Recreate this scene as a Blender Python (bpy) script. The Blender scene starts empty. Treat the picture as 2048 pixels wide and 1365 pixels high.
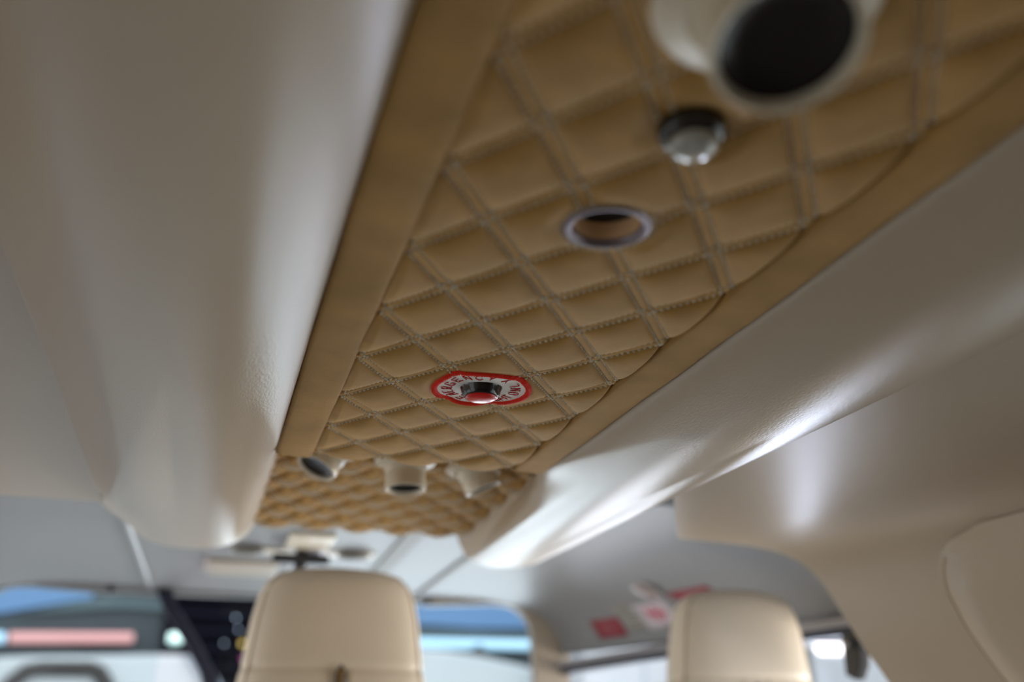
import bpy, bmesh, math, random
import numpy as np
from mathutils import Vector, Matrix, Euler

random.seed(4); rng = np.random.default_rng(4)
sc = bpy.context.scene
COL = sc.collection
H = 1.10            # eye height above the cabin floor
U = 0.045           # quilt unit (half the long diagonal of a diamond)
PITCH, YAW, ROLL = 0.373537, 0.291228, 0.003748

# ------------------------------------------------------------------ camera
cam_d = bpy.data.cameras.new('camera'); cam = bpy.data.objects.new('camera', cam_d); COL.objects.link(cam)
cam_d.sensor_width = 36.0; cam_d.lens = 35.0; cam_d.clip_start = 0.01; cam_d.clip_end = 200
F_ = Vector((math.sin(YAW)*math.cos(PITCH), math.cos(YAW)*math.cos(PITCH), math.sin(PITCH)))
r0 = Vector((math.cos(YAW), -math.sin(YAW), 0)); u0 = r0.cross(F_)
r_ = r0*math.cos(ROLL)+u0*math.sin(ROLL); u_ = -r0*math.sin(ROLL)+u0*math.cos(ROLL)
cam.matrix_world = Matrix(((r_.x, u_.x, -F_.x, 0), (r_.y, u_.y, -F_.y, 0), (r_.z, u_.z, -F_.z, H), (0, 0, 0, 1)))
cam_d.dof.use_dof = True
cam_d.dof.focus_distance = 0.765
cam_d.dof.aperture_fstop = 3.0
sc.camera = cam

# ------------------------------------------------------------------ world, lights, exposure
world = bpy.data.worlds.new('sky'); sc.world = world; world.use_nodes = True
bg = world.node_tree.nodes['Background']
bg.inputs['Color'].default_value = (0.93, 0.95, 1.0, 1); bg.inputs['Strength'].default_value = 0.9
sc.view_settings.view_transform = 'Standard'; sc.view_settings.look = 'None'
sc.view_settings.exposure = 1.28; sc.view_settings.gamma = 1.0; sc.view_settings.use_curve_mapping = False

def area(name, loc, target, sx, sy, power, color):
    d = bpy.data.lights.new(name, 'AREA'); d.shape = 'RECTANGLE'; d.size = sx; d.size_y = sy
    d.energy = power; d.color = color
    o = bpy.data.objects.new(name, d); COL.objects.link(o); o.location = loc
    o.rotation_euler = (Vector(target)-Vector(loc)).to_track_quat('-Z', 'Y').to_euler()
    return o
# area lights added out of view: front pair sets the highlights, side pair fills
area('front_fill_light', (2.3, 7.6, 0.0), (0.2, 1.0, 1.3), 3.4, 1.7, 46, (0.84, 0.90, 1.0))
area('front_fill_light', (6.5, 8.2, 0.0), (0.8, 1.0, 1.3), 2.8, 1.5, 100, (0.72, 0.80, 1.0))
area('side_fill_right', (5.6, 1.9, 0.25), (0.2, 1.1, 1.3), 5.5, 1.6, 215, (1.0, 0.95, 0.88))
area('side_fill_left', (-5.2, 1.7, 0.25), (0.2, 1.1, 1.3), 5.5, 1.6, 38, (1.0, 0.94, 0.86))

# ------------------------------------------------------------------ materials
def new_mat(name):
    m = bpy.data.materials.new(name); m.use_nodes = True
    nt = m.node_tree; b = nt.nodes['Principled BSDF']
    return m, nt, b
def mat(name, col, rough=0.5, metal=0.0, spec=0.5, bump=0.0, scale=200.0, var=0.0, vscale=6.0, sheen=0.0,
        emit=None, estr=0.0, coat=0.0, stretch=None, detail=6.0):
    m, nt, b = new_mat(name)
    b.inputs['Base Color'].default_value = (*col, 1); b.inputs['Roughness'].default_value = rough
    b.inputs['Metallic'].default_value = metal; b.inputs['Specular IOR Level'].default_value = spec
    b.inputs['Sheen Weight'].default_value = sheen; b.inputs['Sheen Tint'].default_value = (1.0, 0.70, 0.40, 1); b.inputs['Sheen Roughness'].default_value = 0.45; b.inputs['Coat Weight'].default_value = coat
    tc = nt.nodes.new('ShaderNodeTexCoord')
    src = tc.outputs['Object']
    if stretch:
        mp = nt.nodes.new('ShaderNodeMapping'); mp.inputs['Scale'].default_value = stretch
        nt.links.new(src, mp.inputs['Vector']); src = mp.outputs['Vector']
    if bump > 0:
        n = nt.nodes.new('ShaderNodeTexNoise'); n.inputs['Scale'].default_value = scale; n.inputs['Detail'].default_value = detail
        nt.links.new(src, n.inputs['Vector'])
        bp = nt.nodes.new('ShaderNodeBump'); bp.inputs['Strength'].default_value = bump; bp.inputs['Distance'].default_value = 0.001
        nt.links.new(n.outputs['Fac'], bp.inputs['Height']); nt.links.new(bp.outputs['Normal'], b.inputs['Normal'])
    if var > 0:
        n2 = nt.nodes.new('ShaderNodeTexNoise'); n2.inputs['Scale'].default_value = vscale; n2.inputs['Detail'].default_value = 5
        nt.links.new(src, n2.inputs['Vector'])
        mx = nt.nodes.new('ShaderNodeMix'); mx.data_type = 'RGBA'
        rp = nt.nodes.new('ShaderNodeMapRange'); rp.inputs['From Min'].default_value = 0.3; rp.inputs['From Max'].default_value = 0.7
        nt.links.new(n2.outputs['Fac'], rp.inputs['Value']); nt.links.new(rp.outputs['Result'], mx.inputs['Factor'])
        mx.inputs['A'].default_value = (*[c*(1-var) for c in col], 1); mx.inputs['B'].default_value = (*[min(1, c*(1+var)) for c in col], 1)
        nt.links.new(mx.outputs['Result'], b.inputs['Base Color'])
    if emit:
        b.inputs['Emission Color'].default_value = (*emit, 1); b.inputs['Emission Strength'].default_value = estr
    return m

SUEDE = mat('tan_suede', (0.4050, 0.2300, 0.0660), 0.72, bump=0.35, scale=900, var=0.12, vscale=45, sheen=0.42, spec=0.22)
SUEDE2 = mat('tan_suede_band', (0.3550, 0.2000, 0.0560), 0.75, bump=0.4, scale=900, var=0.17, vscale=30, sheen=0.38, spec=0.2)
CREAM = mat('cream_vinyl', (0.4620, 0.3850, 0.2964), 0.31, bump=0.22, scale=650, var=0.03, vscale=8, spec=0.38, stretch=(1, 0.35, 1))
CREAMC = mat('cream_lining', (0.4312, 0.3542, 0.2695), 0.37, bump=0.2, scale=420, var=0.03, vscale=6, spec=0.5)
SEAT = mat('seat_leather', (0.7568, 0.6512, 0.5104), 0.42, bump=0.25, scale=350, var=0.03, vscale=10)
SEAM = mat('seat_piping', (0.4640, 0.3760, 0.2640), 0.5)
THREAD = mat('thread', (0.6630, 0.5950, 0.4675), 0.6, var=0.2, vscale=300)
PLAST = mat('cream_plastic', (0.7760, 0.7081, 0.5820), 0.35)
PLASTIN = mat('black_plastic_inside', (0.012, 0.012, 0.018), 0.18, spec=0.6)
BLACK = mat('black_plastic', (0.01, 0.01, 0.011), 0.16, spec=0.7)
BLACKM = mat('matt_black', (0.012, 0.012, 0.014), 0.6)
RED = mat('red_lens', (0.75, 0.006, 0.008), 0.28, coat=0.25)
REDTH = mat('red_thread', (0.92, 0.030, 0.010), 0.6, bump=0.6, scale=1500, spec=.25)
REDLT = mat('red_letter_thread', (0.50, 0.012, 0.01), 0.7, spec=.2)
WHITE_CL = mat('white_cloth', (0.94, 0.93, 0.90), 0.8, bump=0.3, scale=1400)
RING = mat('anodised_ring', (0.20, 0.165, 0.19), 0.38, metal=0.6)
TANCUP = mat('cup_inside', (0.78, 0.52, 0.30), 0.5)
CEIL = mat('cockpit_ceiling_paint', (0.2195, 0.2224, 0.2282), 0.45, bump=0.1, scale=300)
CEILR = mat('ceiling_rib', (0.1688, 0.1519, 0.1294), 0.5)
DOORT = mat('door_trim', (0.42, 0.39, 0.34), 0.5)
POST = mat('cream_post', (0.3900, 0.3300, 0.2625), 0.45)
SEAL = mat('rubber_seal', (0.015, 0.018, 0.035), 0.5)
SILL = mat('grey_sill', (0.2700, 0.2625, 0.2775), 0.4)
PLRED = mat('placard_red', (0.2400, 0.0080, 0.0200), 0.4)
PLWH = mat('placard_white', (0.5280, 0.4800, 0.5280), 0.4)
PLPK = mat('placard_print', (0.50, 0.08, 0.13), 0.4)
INK = mat('grey_print', (0.20, 0.18, 0.16), 0.5)
GOLD = mat('gold_zip', (0.80, 0.50, 0.17), 0.3, metal=0.9)
CARPET = mat('cabin_carpet', (0.2890, 0.2465, 0.1955), 0.9, bump=0.6, scale=500)
WALLM = mat('cabin_sidewall', (0.4675, 0.3910, 0.2975), 0.4)
CONC = mat('hangar_floor_paint', (0.50, 0.51, 0.52), 0.35, var=0.08, vscale=0.6)
HWALL = mat('hangar_wall_sheet', (0.0365, 0.0497, 0.0583), 0.6, var=0.12, vscale=0.7)
HLOUV = mat('dark_roller_door', (0.002, 0.002, 0.004), 0.8, spec=.03)
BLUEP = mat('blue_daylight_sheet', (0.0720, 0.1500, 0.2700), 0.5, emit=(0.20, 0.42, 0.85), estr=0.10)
TEALP = mat('pale_teal_band', (0.0750, 0.1125, 0.1275), 0.6)
TUBEB = mat('tube_cool', (0.22, 0.36, 0.48), 0.5, emit=(0.50, 0.78, 1.0), estr=0.48)
TUBEP = mat('tube_warm', (0.35, 0.18, 0.18), 0.5, emit=(1.0, 0.50, 0.50), estr=0.30)
TUBEG = mat('tube_green', (0.8, 1, 0.95), 0.5, emit=(0.55, 0.95, 0.90), estr=0.42)
TUBEW = mat('tube_white', (1, 1, 1), 0.5, emit=(1.0, 0.88, 0.92), estr=1.5)
ACWH = mat('aircraft_white', (0.4221, 0.4605, 0.4861), 0.3, coat=0.5)
ACGR = mat('aircraft_grey', (0.2475, 0.2850, 0.3300), 0.35)
YEL = mat('yellow_paint', (0.65, 0.62, 0.12), 0.4)
OLIVE = mat('olive_grey', (0.10, 0.10, 0.085), 0.6)
LAMPS = {k: mat('lamp_'+k, c, 0.4, emit=c, estr=s) for k, c, s in
         (('white', (0.6, 0.7, 0.9), .7), ('amber', (0.9, 0.6, 0.15), .25), ('magenta', (0.6, 0.08, 0.4), .25), ('teal', (0.2, 0.4, 0.5), .3))}
def glass_mat(name, tint=(0.92, 0.96, 0.96)):
    m, nt, b = new_mat(name); nt.nodes.remove(b)
    t = nt.nodes.new('ShaderNodeBsdfTransparent'); t.inputs['Color'].default_value = (*tint, 1)
    g = nt.nodes.new('ShaderNodeBsdfGlossy'); g.inputs['Roughness'].default_value = 0.02
    fr = nt.nodes.new('ShaderNodeFresnel'); fr.inputs['IOR'].default_value = 1.18
    mx = nt.nodes.new('ShaderNodeMixShader'); nt.links.new(fr.outputs[0], mx.inputs[0])
    nt.links.new(t.outputs[0], mx.inputs[1]); nt.links.new(g.outputs[0], mx.inputs[2])
    nt.links.new(mx.outputs[0], nt.nodes['Material Output'].inputs['Surface'])
    return m
GLASS = glass_mat('window_glass')
m, nt, b = new_mat('clear_dome'); DOME = m
b.inputs['Base Color'].default_value = (0.62, 0.63, 0.60, 1); b.inputs['Roughness'].default_value = 0.12
b.inputs['Transmission Weight'].default_value = 0.35; b.inputs['IOR'].default_value = 1.45; b.inputs['Coat Weight'].default_value = 1

# ------------------------------------------------------------------ helpers
def obj(name, verts, faces, m, parent=None, smooth=True, loc=None):
    me = bpy.data.meshes.new(name)
    me.from_pydata([tuple(v) for v in verts], [], [tuple(f) for f in faces]); me.materials.append(m); me.update()
    o = bpy.data.objects.new(name, me); COL.objects.link(o)
    if smooth: me.polygons.foreach_set('use_smooth', [True]*len(me.polygons))
    if parent: o.parent = parent
    if loc is not None: o.location = loc
    return o
def tag(o, label, cat, group=None):
    o['label'] = label; o['category'] = cat
    if group: o['group'] = group
    return o
def thing(name, label, cat, loc=(0, 0, 0), group=None):
    o = bpy.data.objects.new(name, None); o.empty_display_size = 0.05; COL.objects.link(o); o.location = loc
    return tag(o, label, cat, group)
def struct(o): o['kind'] = 'structure'; return o

class MB:
    def __init__(s): s.v = []; s.f = []
    def add(s, V, F, M=None):
        n = len(s.v)
        s.v += [(M @ Vector(v)) if M is not None else Vector(v) for v in V]
        s.f += [[i+n for i in f] for f in F]; return s
    def box(s, c, d, M=None):
        x, y, z = c; a, b, e = d[0]/2, d[1]/2, d[2]/2
        V = [(x+i*a, y+j*b, z+k*e) for i in (-1, 1) for j in (-1, 1) for k in (-1, 1)]
        Fc = [(0, 1, 3, 2), (4, 6, 7, 5), (0, 4, 5, 1), (2, 3, 7, 6), (0, 2, 6, 4), (1, 5, 7, 3)]
        return s.add(V, Fc, M)
    def lathe(s, prof, n=48, M=None, cap0=False, cap1=False):
        V = []; Fc = []
        for r, z in prof:
            for k in range(n):
                t = 2*math.pi*k/n; V.append((r*math.cos(t), r*math.sin(t), z))
        for i in range(len(prof)-1):
            for k in range(n):
                k2 = (k+1) % n; Fc.append((i*n+k, i*n+k2, (i+1)*n+k2, (i+1)*n+k))
        if cap0: Fc.append(tuple(range(n))[::-1])
        if cap1: Fc.append(tuple((len(prof)-1)*n+k for k in range(n)))
        return s.add(V, Fc, M)
    def tube(s, pts, r, n=8, closed=False):
        pts = [Vector(p) for p in pts]; L = len(pts); V = []; Fc = []
        for i, p in enumerate(pts):
            a = pts[(i-1) % L] if (closed or i > 0) else p; b = pts[(i+1) % L] if (closed or i < L-1) else p
            d = (b-a).normalized(); q = Vector((0, 0, 1)) if abs(d.z) < .9 else Vector((1, 0, 0))
            x = d.cross(q).normalized(); y = d.cross(x)
            rr = r[i] if isinstance(r, (list, tuple)) else r
            for k in range(n):
                t = 2*math.pi*k/n; V.append(p+(x*math.cos(t)+y*math.sin(t))*rr)
        for i in range(L if closed else L-1):
            j = (i+1) % L
            for k in range(n):
                k2 = (k+1) % n; Fc.append((i*n+k, i*n+k2, j*n+k2, j*n+k))
        if not closed: Fc.append(tuple(range(n))[::-1]); Fc.append(tuple((L-1)*n+k for k in range(n)))
        return s.add(V, Fc)
    def prism(s, poly, axis, a, b):
        """poly = 2D outline, extruded along axis from a to b"""
        def P(u, v, w): return {'x': (w, u, v), 'y': (u, w, v), 'z': (u, v, w)}[axis]
        n = len(poly); V = [P(u, v, a) for u, v in poly]+[P(u, v, b) for u, v in poly]
        Fc = [tuple(range(n)), tuple(range(2*n-1, n-1, -1))]+[(i, i+n, (i+1) % n+n, (i+1) % n) for i in range(n)]
        return s.add(V, Fc)
    def build(s, name, m, parent=None, smooth=True, bevel=0.0, loc=None, auto=True):
        o = obj(name, s.v, s.f, m, parent, smooth, loc)
        bm = bmesh.new(); bm.from_mesh(o.data); bmesh.ops.recalc_face_normals(bm, faces=bm.faces); bm.to_mesh(o.data); bm.free()
        if smooth and auto:
            o.data.set_sharp_from_angle(angle=math.radians(38))
        if bevel:
            md = o.modifiers.new('bevel', 'BEVEL'); md.width = bevel; md.segments = 3; md.limit_method = 'ANGLE'
        return o
def grid(name, X, Y, Z, m, parent=None, mask=None):
    ny, nx = X.shape
    V = np.stack([X, Y, Z], -1).reshape(-1, 3)
    i = np.arange(ny*nx).reshape(ny, nx)
    Fq = np.stack([i[:-1, :-1], i[:-1, 1:], i[1:, 1:], i[1:, :-1]], -1).reshape(-1, 4)[:, ::-1]
    if mask is not None:
        k = mask.reshape(-1)[Fq].all(1); Fq = Fq[k]
    me = bpy.data.meshes.new(name); me.vertices.add(len(V)); me.vertices.foreach_set('co', V.astype(np.float32).ravel())
    me.loops.add(Fq.size); me.loops.foreach_set('vertex_index', Fq.astype(np.int32).ravel())
    me.polygons.add(len(Fq)); me.polygons.foreach_set('loop_start', np.arange(0, Fq.size, 4, dtype=np.int32))
    me.polygons.foreach_set('loop_total', np.full(len(Fq), 4, dtype=np.int32))
    me.polygons.foreach_set('use_smooth', np.ones(len(Fq), dtype=bool))
    me.update(calc_edges=True); me.validate(); me.materials.append(m)
    o = bpy.data.objects.new(name, me); COL.objects.link(o)
    if parent: o.parent = parent
    return o
def axisM(loc, d):
    """matrix that takes local +Z to direction d"""
    return Matrix.Translation(Vector(loc)) @ Vector(d).to_track_quat('Z', 'Y').to_matrix().to_4x4()

# ------------------------------------------------------------------ quilting
AX = 0.7206; CX0 = 2.645; CY0 = 11.83; PERP = 1.169; W = 0.084
ZP = 5.5241*U + H           # underside of the main overhead panel
_cell = rng.uniform(-1, 1, (80, 80, 3))
def lattice(X, Y):
    p = ((X-CX0)/AX-(Y-CY0))/2; q = ((X-CX0)/AX+(Y-CY0))/2
    return p, q
def quilt_h(X, Y, amp=0.105, groove=True):
    p, q = lattice(X, Y)
    dP = np.abs(p-np.round(p))*PERP; dQ = np.abs(q-np.round(q))*PERP
    s = np.clip((dP-W)/(PERP/2-W), 0, 1); t = np.clip((dQ-W)/(PERP/2-W), 0, 1)
    f = (1-(1-s)**2.6)*(1-(1-t)**2.6)
    ip = np.floor(p).astype(int) % 80; iq = np.floor(q).astype(int) % 80
    f = f**0.55*(1+0.14*_cell[ip, iq, 0])
    # soft creases that run in from the seams
    f = f+0.05*np.sin(9*p+3*_cell[ip, iq, 1])*np.sin(7*q+3*_cell[ip, iq, 2])*s*t
    h = amp*f
    if groove:
        h = h-0.020*np.exp(-((dP-W)/0.018)**2)-0.020*np.exp(-((dQ-W)/0.018)**2)
        h = h+0.012*np.clip(1-dP/W, 0, 1)+0.012*np.clip(1-dQ/W, 0, 1)
    return h

# hardware on the main panel in quilt units
PATCH = (4.15, 15.68, 0.86); RINGP = (4.02, 9.56, 0.46); LIGHTP = (4.06, 7.45); VENTP = (3.80, 5.60)
XI0, XI1, Y0P, Y1P = 1.84, 6.34, 1.6, 21.05
def env(X):
    return np.clip((X-1.78)/0.22, 0, 1)**0.7*np.clip((6.36-X)/0.10, 0, 1)**0.6
def smooth_patch(X, Y):
    r = np.hypot(X-PATCH[0], Y-PATCH[1]); return np.clip((1.02-r)/0.3, 0, 1)
def main_h(X, Y):
    h = quilt_h(X, Y)*env(X)-0.16*np.clip((X-6.27)/0.06, 0, 1)
    w = smooth_patch(X, Y)
    h2 = quilt_h(X, Y, 0.030, groove=False)*env(X)+0.01
    h = h*(1-w)+h2*w
    rr = np.hypot(X-RINGP[0], Y-RINGP[1]); k = np.clip((0.75-rr)/0.25, 0, 1); h = h*(1-k)+0.05*k
    rr = np.hypot(X-LIGHTP[0], Y-LIGHTP[1]); k = np.clip((0.60-rr)/0.25, 0, 1); h = h*(1-k)+0.0*k
    rr = np.hypot(X-PATCH[0], Y-PATCH[1]); k = np.clip((0.55-rr)/0.25, 0, 1); h = h*(1-k)+0.03*k
    return h
def sag(Y):
    return 0.0*Y

panel = thing('quilted_console', 'long tan suede ceiling panel with diamond quilting, nearest to the viewer', 'ceiling panel', (0.185, 0.5, ZP))
def rel(o, root):
    o.parent = root; o.matrix_parent_inverse = Matrix.Translation(-root.location); return o
xs = np.linspace(XI0, XI1, 190); ys = np.concatenate([np.linspace(Y0P, 8.5, 180), np.linspace(8.5, Y1P, 460)[1:]])
X, Y = np.meshgrid(xs, ys)
Z = ZP-main_h(X, Y)*U
mask = np.hypot(X-RINGP[0], Y-RINGP[1]) > RINGP[2]-0.02
rel(grid('quilted_insert', X*U, Y*U, Z, SUEDE, mask=mask), panel)

# stitching: every stitch is a short raised thread
def stitch_mesh(hfun, zbase, xr, yr, holes, L=0.073, pitch=0.100, rad=0.0145, n=5, scale=U):
    mb_v = []; mb_f = []; ct = 0
    dn = math.hypot(AX, 1)
    dirs = {'P': np.array([AX, 1])/dn, 'Q': np.array([AX, -1])/dn}
    for fam in ('P', 'Q'):
        d = dirs[fam]; nrm = np.array([-d[1], d[0]])
        for k in range(-40, 60):
            for side in (-1, 1):
                # a point on line k
                if fam == 'P': base = np.array([CX0+AX*k, CY0-k])     # p = k, q = 0
                else: base = np.array([CX0+AX*k, CY0+k])
                base = base+nrm*side*W
                for j in range(-300, 300):
                    c = base+d*(j*pitch+0.03*k)
                    if not (xr[0] < c[0] < xr[1] and yr[0] < c[1] < yr[1]): continue
                    if any(math.hypot(c[0]-hx, c[1]-hy) < hr for hx, hy, hr in holes): continue
                    a = c-d*L/2+nrm*random.uniform(-.004, .004); b = c+d*L/2+nrm*random.uniform(-.004, .004)
                    yield a, c, b
def build_stitches(name, hfun, zfun, xr, yr, holes, parent, rad=0.0185, **kw):
    A = []; C = []; B = []
    for a, c, b in stitch_mesh(hfun, 0, xr, yr, holes, **kw): A.append(a); C.append(c); B.append(b)
    A, C, B = map(np.array, (A, C, B)); N = len(A)
    D = (B-A)/np.linalg.norm(B-A, axis=1)[:, None]; Nn = np.stack([-D[:, 1], D[:, 0]], 1)
    rings = [(0.0, 0.3, -0.020), (0.18, 0.9, -0.002), (0.5, 1.05, 0.008), (0.82, 0.9, -0.002), (1.0, 0.3, -0.020)]
    n = 6; V = np.zeros((N, len(rings), n, 3))
    for i, (t, rr, dz) in enumerate(rings):
        P = A*(1-t)+B*t; hh = hfun(C[:, 0], C[:, 1])+dz+0.018
        for k in range(n):
            an = 2*math.pi*k/n
            V[:, i, k, 0] = P[:, 0]+Nn[:, 0]*math.cos(an)*rad*rr; V[:, i, k, 1] = P[:, 1]+Nn[:, 1]*math.cos(an)*rad*rr
            V[:, i, k, 2] = hh+math.sin(an)*rad*rr
    Vw = V.reshape(-1, 3); out = np.stack([Vw[:, 0]*U, Vw[:, 1]*U, zfun(Vw[:, 0], Vw[:, 1])-Vw[:, 2]*U], 1)
    base = []
    for i in range(len(rings)-1):
        for k in range(n):
            k2 = (k+1) % n; base.append((i*n+k, i*n+k2, (i+1)*n+k2, (i+1)*n+k))
    base = np.array(base); Fq = (base[None]+(np.arange(N)*len(rings)*n)[:, None, None]).reshape(-1, 4)
    me = bpy.data.meshes.new(name); me.vertices.add(len(out)); me.vertices.foreach_set('co', out.astype(np.float32).ravel())
    me.loops.add(Fq.size); me.loops.foreach_set('vertex_index', Fq.astype(np.int32).ravel())
    me.polygons.add(len(Fq)); me.polygons.foreach_set('loop_start', np.arange(0, Fq.size, 4, dtype=np.int32))
    me.polygons.foreach_set('loop_total', np.full(len(Fq), 4, dtype=np.int32))
    me.polygons.foreach_set('use_smooth', np.ones(len(Fq), dtype=bool))
    me.update(calc_edges=True); me.materials.append(THREAD)
    o = bpy.data.objects.new(name, me); COL.objects.link(o)
    return rel(o, parent)
build_stitches('stitching', main_h, lambda x, y: ZP+0*x, (1.92, 6.30), (1.9, 21.0),
               [(RINGP[0], RINGP[1], 0.56), (PATCH[0], PATCH[1], 0.83), (LIGHTP[0], LIGHTP[1], 0.36)], panel)

# border strips left and right
def strip(x0, x1, h0, h1, lip0, lip1):
    """cross-section of a padded flat band (units), lips curl up at both long edges"""
    pr = [(x0, -0.5), (x0, h0-lip0), (x0+0.03, h0-lip0*0.3), (x0+0.08, h0)]
    pr += [(x0+0.08+(x1-x0-0.16)*t, h0+(h1-h0)*t+0.012*math.sin(math.pi*t)) for t in (0.2, 0.4, 0.6, 0.8)]
    pr += [(x1-0.08, h1), (x1-0.025, h1-lip1*0.3), (x1, h1-lip1), (x1, -0.5)]
    ysn = np.linspace(Y0P, 21.12, 120)
    Xg = np.zeros((len(ysn), len(pr))); Yg = Xg.copy(); Zg = Xg.copy()
    for j, (x, h) in enumerate(pr):
        wob = 0.010*np.sin(ysn*1.1+x)+0.006*np.sin(ysn*2.7+2*x)
        Xg[:, j] = x*U+(wob*U if 2 < j < len(pr)-3 else wob*U*0.6); Yg[:, j] = ysn*U
        Zg[:, j] = ZP-(h+(0.008*np.sin(ysn*1.7+3*x) if h > -0.1 else 0))*U
    o = grid('border_strip', Xg, Yg, Zg, SUEDE2); return rel(o, panel)
strip(1.10, 1.875, 0.055, 0.10, 0.06, 0.07)
strip(6.335, 7.11, 0.045, 0.05, 0.07, 0.05)
# folded front edge of the panel (drops from the panel face up to the second one)
def front_edge():
    xs = np.linspace(1.10, 7.11, 140); Xg = []; Yg = []; Zg = []
    dy = 0.03*np.sin(xs*2.1)-0.22*np.exp(-((xs-4.1)/1.5)**2)
    face = np.where(xs < 1.87, 0.075, np.where(xs > 6.3, 0.04, main_h(xs, np.full_like(xs, 21.0))))
    rows = [(-0.12, 0.0), (0.0, 0.02), (0.06, 0.08), (0.085, 0.2), (0.09, 0.9), (0.09, 1.10)]
    for a, up in rows:
        Xg.append(xs*U); Yg.append((21.10+a+dy*min(1, max(0, (a+.12)*8)))*U); Zg.append(ZP-(face-up)*U)
    o = grid('folded_edge', np.array(Xg), np.array(Yg), np.array(Zg), SUEDE2)
    return rel(o, panel)
front_edge()
# backing board
rel(MB().box((0.185, 0.515, ZP+0.030), (0.262, 0.86, 0.006)).build('backing_board', BLACKM), panel)

# ---- second quilted panel, set higher, in front
Z2 = 0.303+H
def h2(X, Y):
    e = np.clip((Y-25.6)/0.2, 0, 1)
    seam = -0.03*np.exp(-((Y-25.6)/0.03)**2)-0.03*np.exp(-((Y-25.45)/0.03)**2)
    return quilt_h(X, Y+1.1, 0.135)*e+seam
panel2 = thing('quilted_console', 'short tan quilted ceiling panel beyond the three cream air vents', 'ceiling panel', (0.22, 1.25, Z2))
xs = np.linspace(0.9, 9.3, 210); ys = np.linspace(21.35, 35.2, 380); X, Y = np.meshgrid(xs, ys)
endc = np.clip((Y-34.9)/0.3, 0, 1)
Z2f = lambda x, y: Z2-0.18*U*np.clip((y-30)/5, 0, 1)+np.clip((y-34.9)/0.3, 0, 1)**2*0.5*U
rel(grid('quilted_insert', X*U, (Y+0.05*np.sin(X*4.3)*endc)*U, Z2f(X, Y)-h2(X, Y)*U, SUEDE), panel2)
build_stitches('stitching', lambda x, y: h2(x, y), Z2f, (1.0, 9.2), (25.75, 34.9), [], panel2)
mb = MB()
for yy in (25.45, 25.60):
    for k in range(84):
        x = 0.95+k*0.1; h = 0.0
        mb.tube([((x)*U, yy*U, Z2+0.0002), ((x+.035)*U, yy*U, Z2-0.0008), ((x+.07)*U, yy*U, Z2+0.0002)], 0.0007, 6)
rel(mb.build('seam_stitching', THREAD), panel2)
rel(MB().box((0.23, 35.26*U, Z2+0.020), (0.40, 0.006, 0.045)).build('front_flange', SUEDE2), panel2)

# ------------------------------------------------------------------ padded beams either side of the panel
def lerp(a, b, t): return a+(b-a)*t
sec_near = [(.0575, .300), (.0515, .272), (.0500, .2530), (.0475, .2455), (.040, .2390), (.030, .2325), (.016, .2255), (0.0, .2195), (-.020, .2162), (-.042, .2160),
            (-.062, .2185), (-.080, .2235), (-.094, .2315), (-.107, .2415), (-.121, .2530), (-.136, .2650), (-.150, .2690)]
sec_far = [(.082, .345), (.074, .322), (.066, .306), (.060, .296), (.052, .284), (.038, .2715), (.022, .2640), (.002, .2590), (-.018, .2570), (-.046, .2575),
           (-.072, .2605), (-.092, .2660), (-.108, .2750), (-.122, .2860), (-.136, .2960), (-.152, .3070), (-.168, .3200)]
def interp_profile(P, n):
    P = np.array(P); d = np.concatenate([[0], np.cumsum(np.linalg.norm(np.diff(P, axis=0), axis=1))]); t = np.linspace(0, 1, n)*d[-1]
    # Catmull-Rom through points
    out = []
    for tt in t:
        i = min(max(np.searchsorted(d, tt)-1, 0), len(P)-2); s = (tt-d[i])/(d[i+1]-d[i])
        p0, p1, p2, p3 = P[max(i-1, 0)], P[i], P[i+1], P[min(i+2, len(P)-1)]
        out.append(0.5*((2*p1)+(-p0+p2)*s+(2*p0-5*p1+4*p2-p3)*s*s+(-p0+3*p1-3*p2+p3)*s**3))
    return np.array(out)
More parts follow.
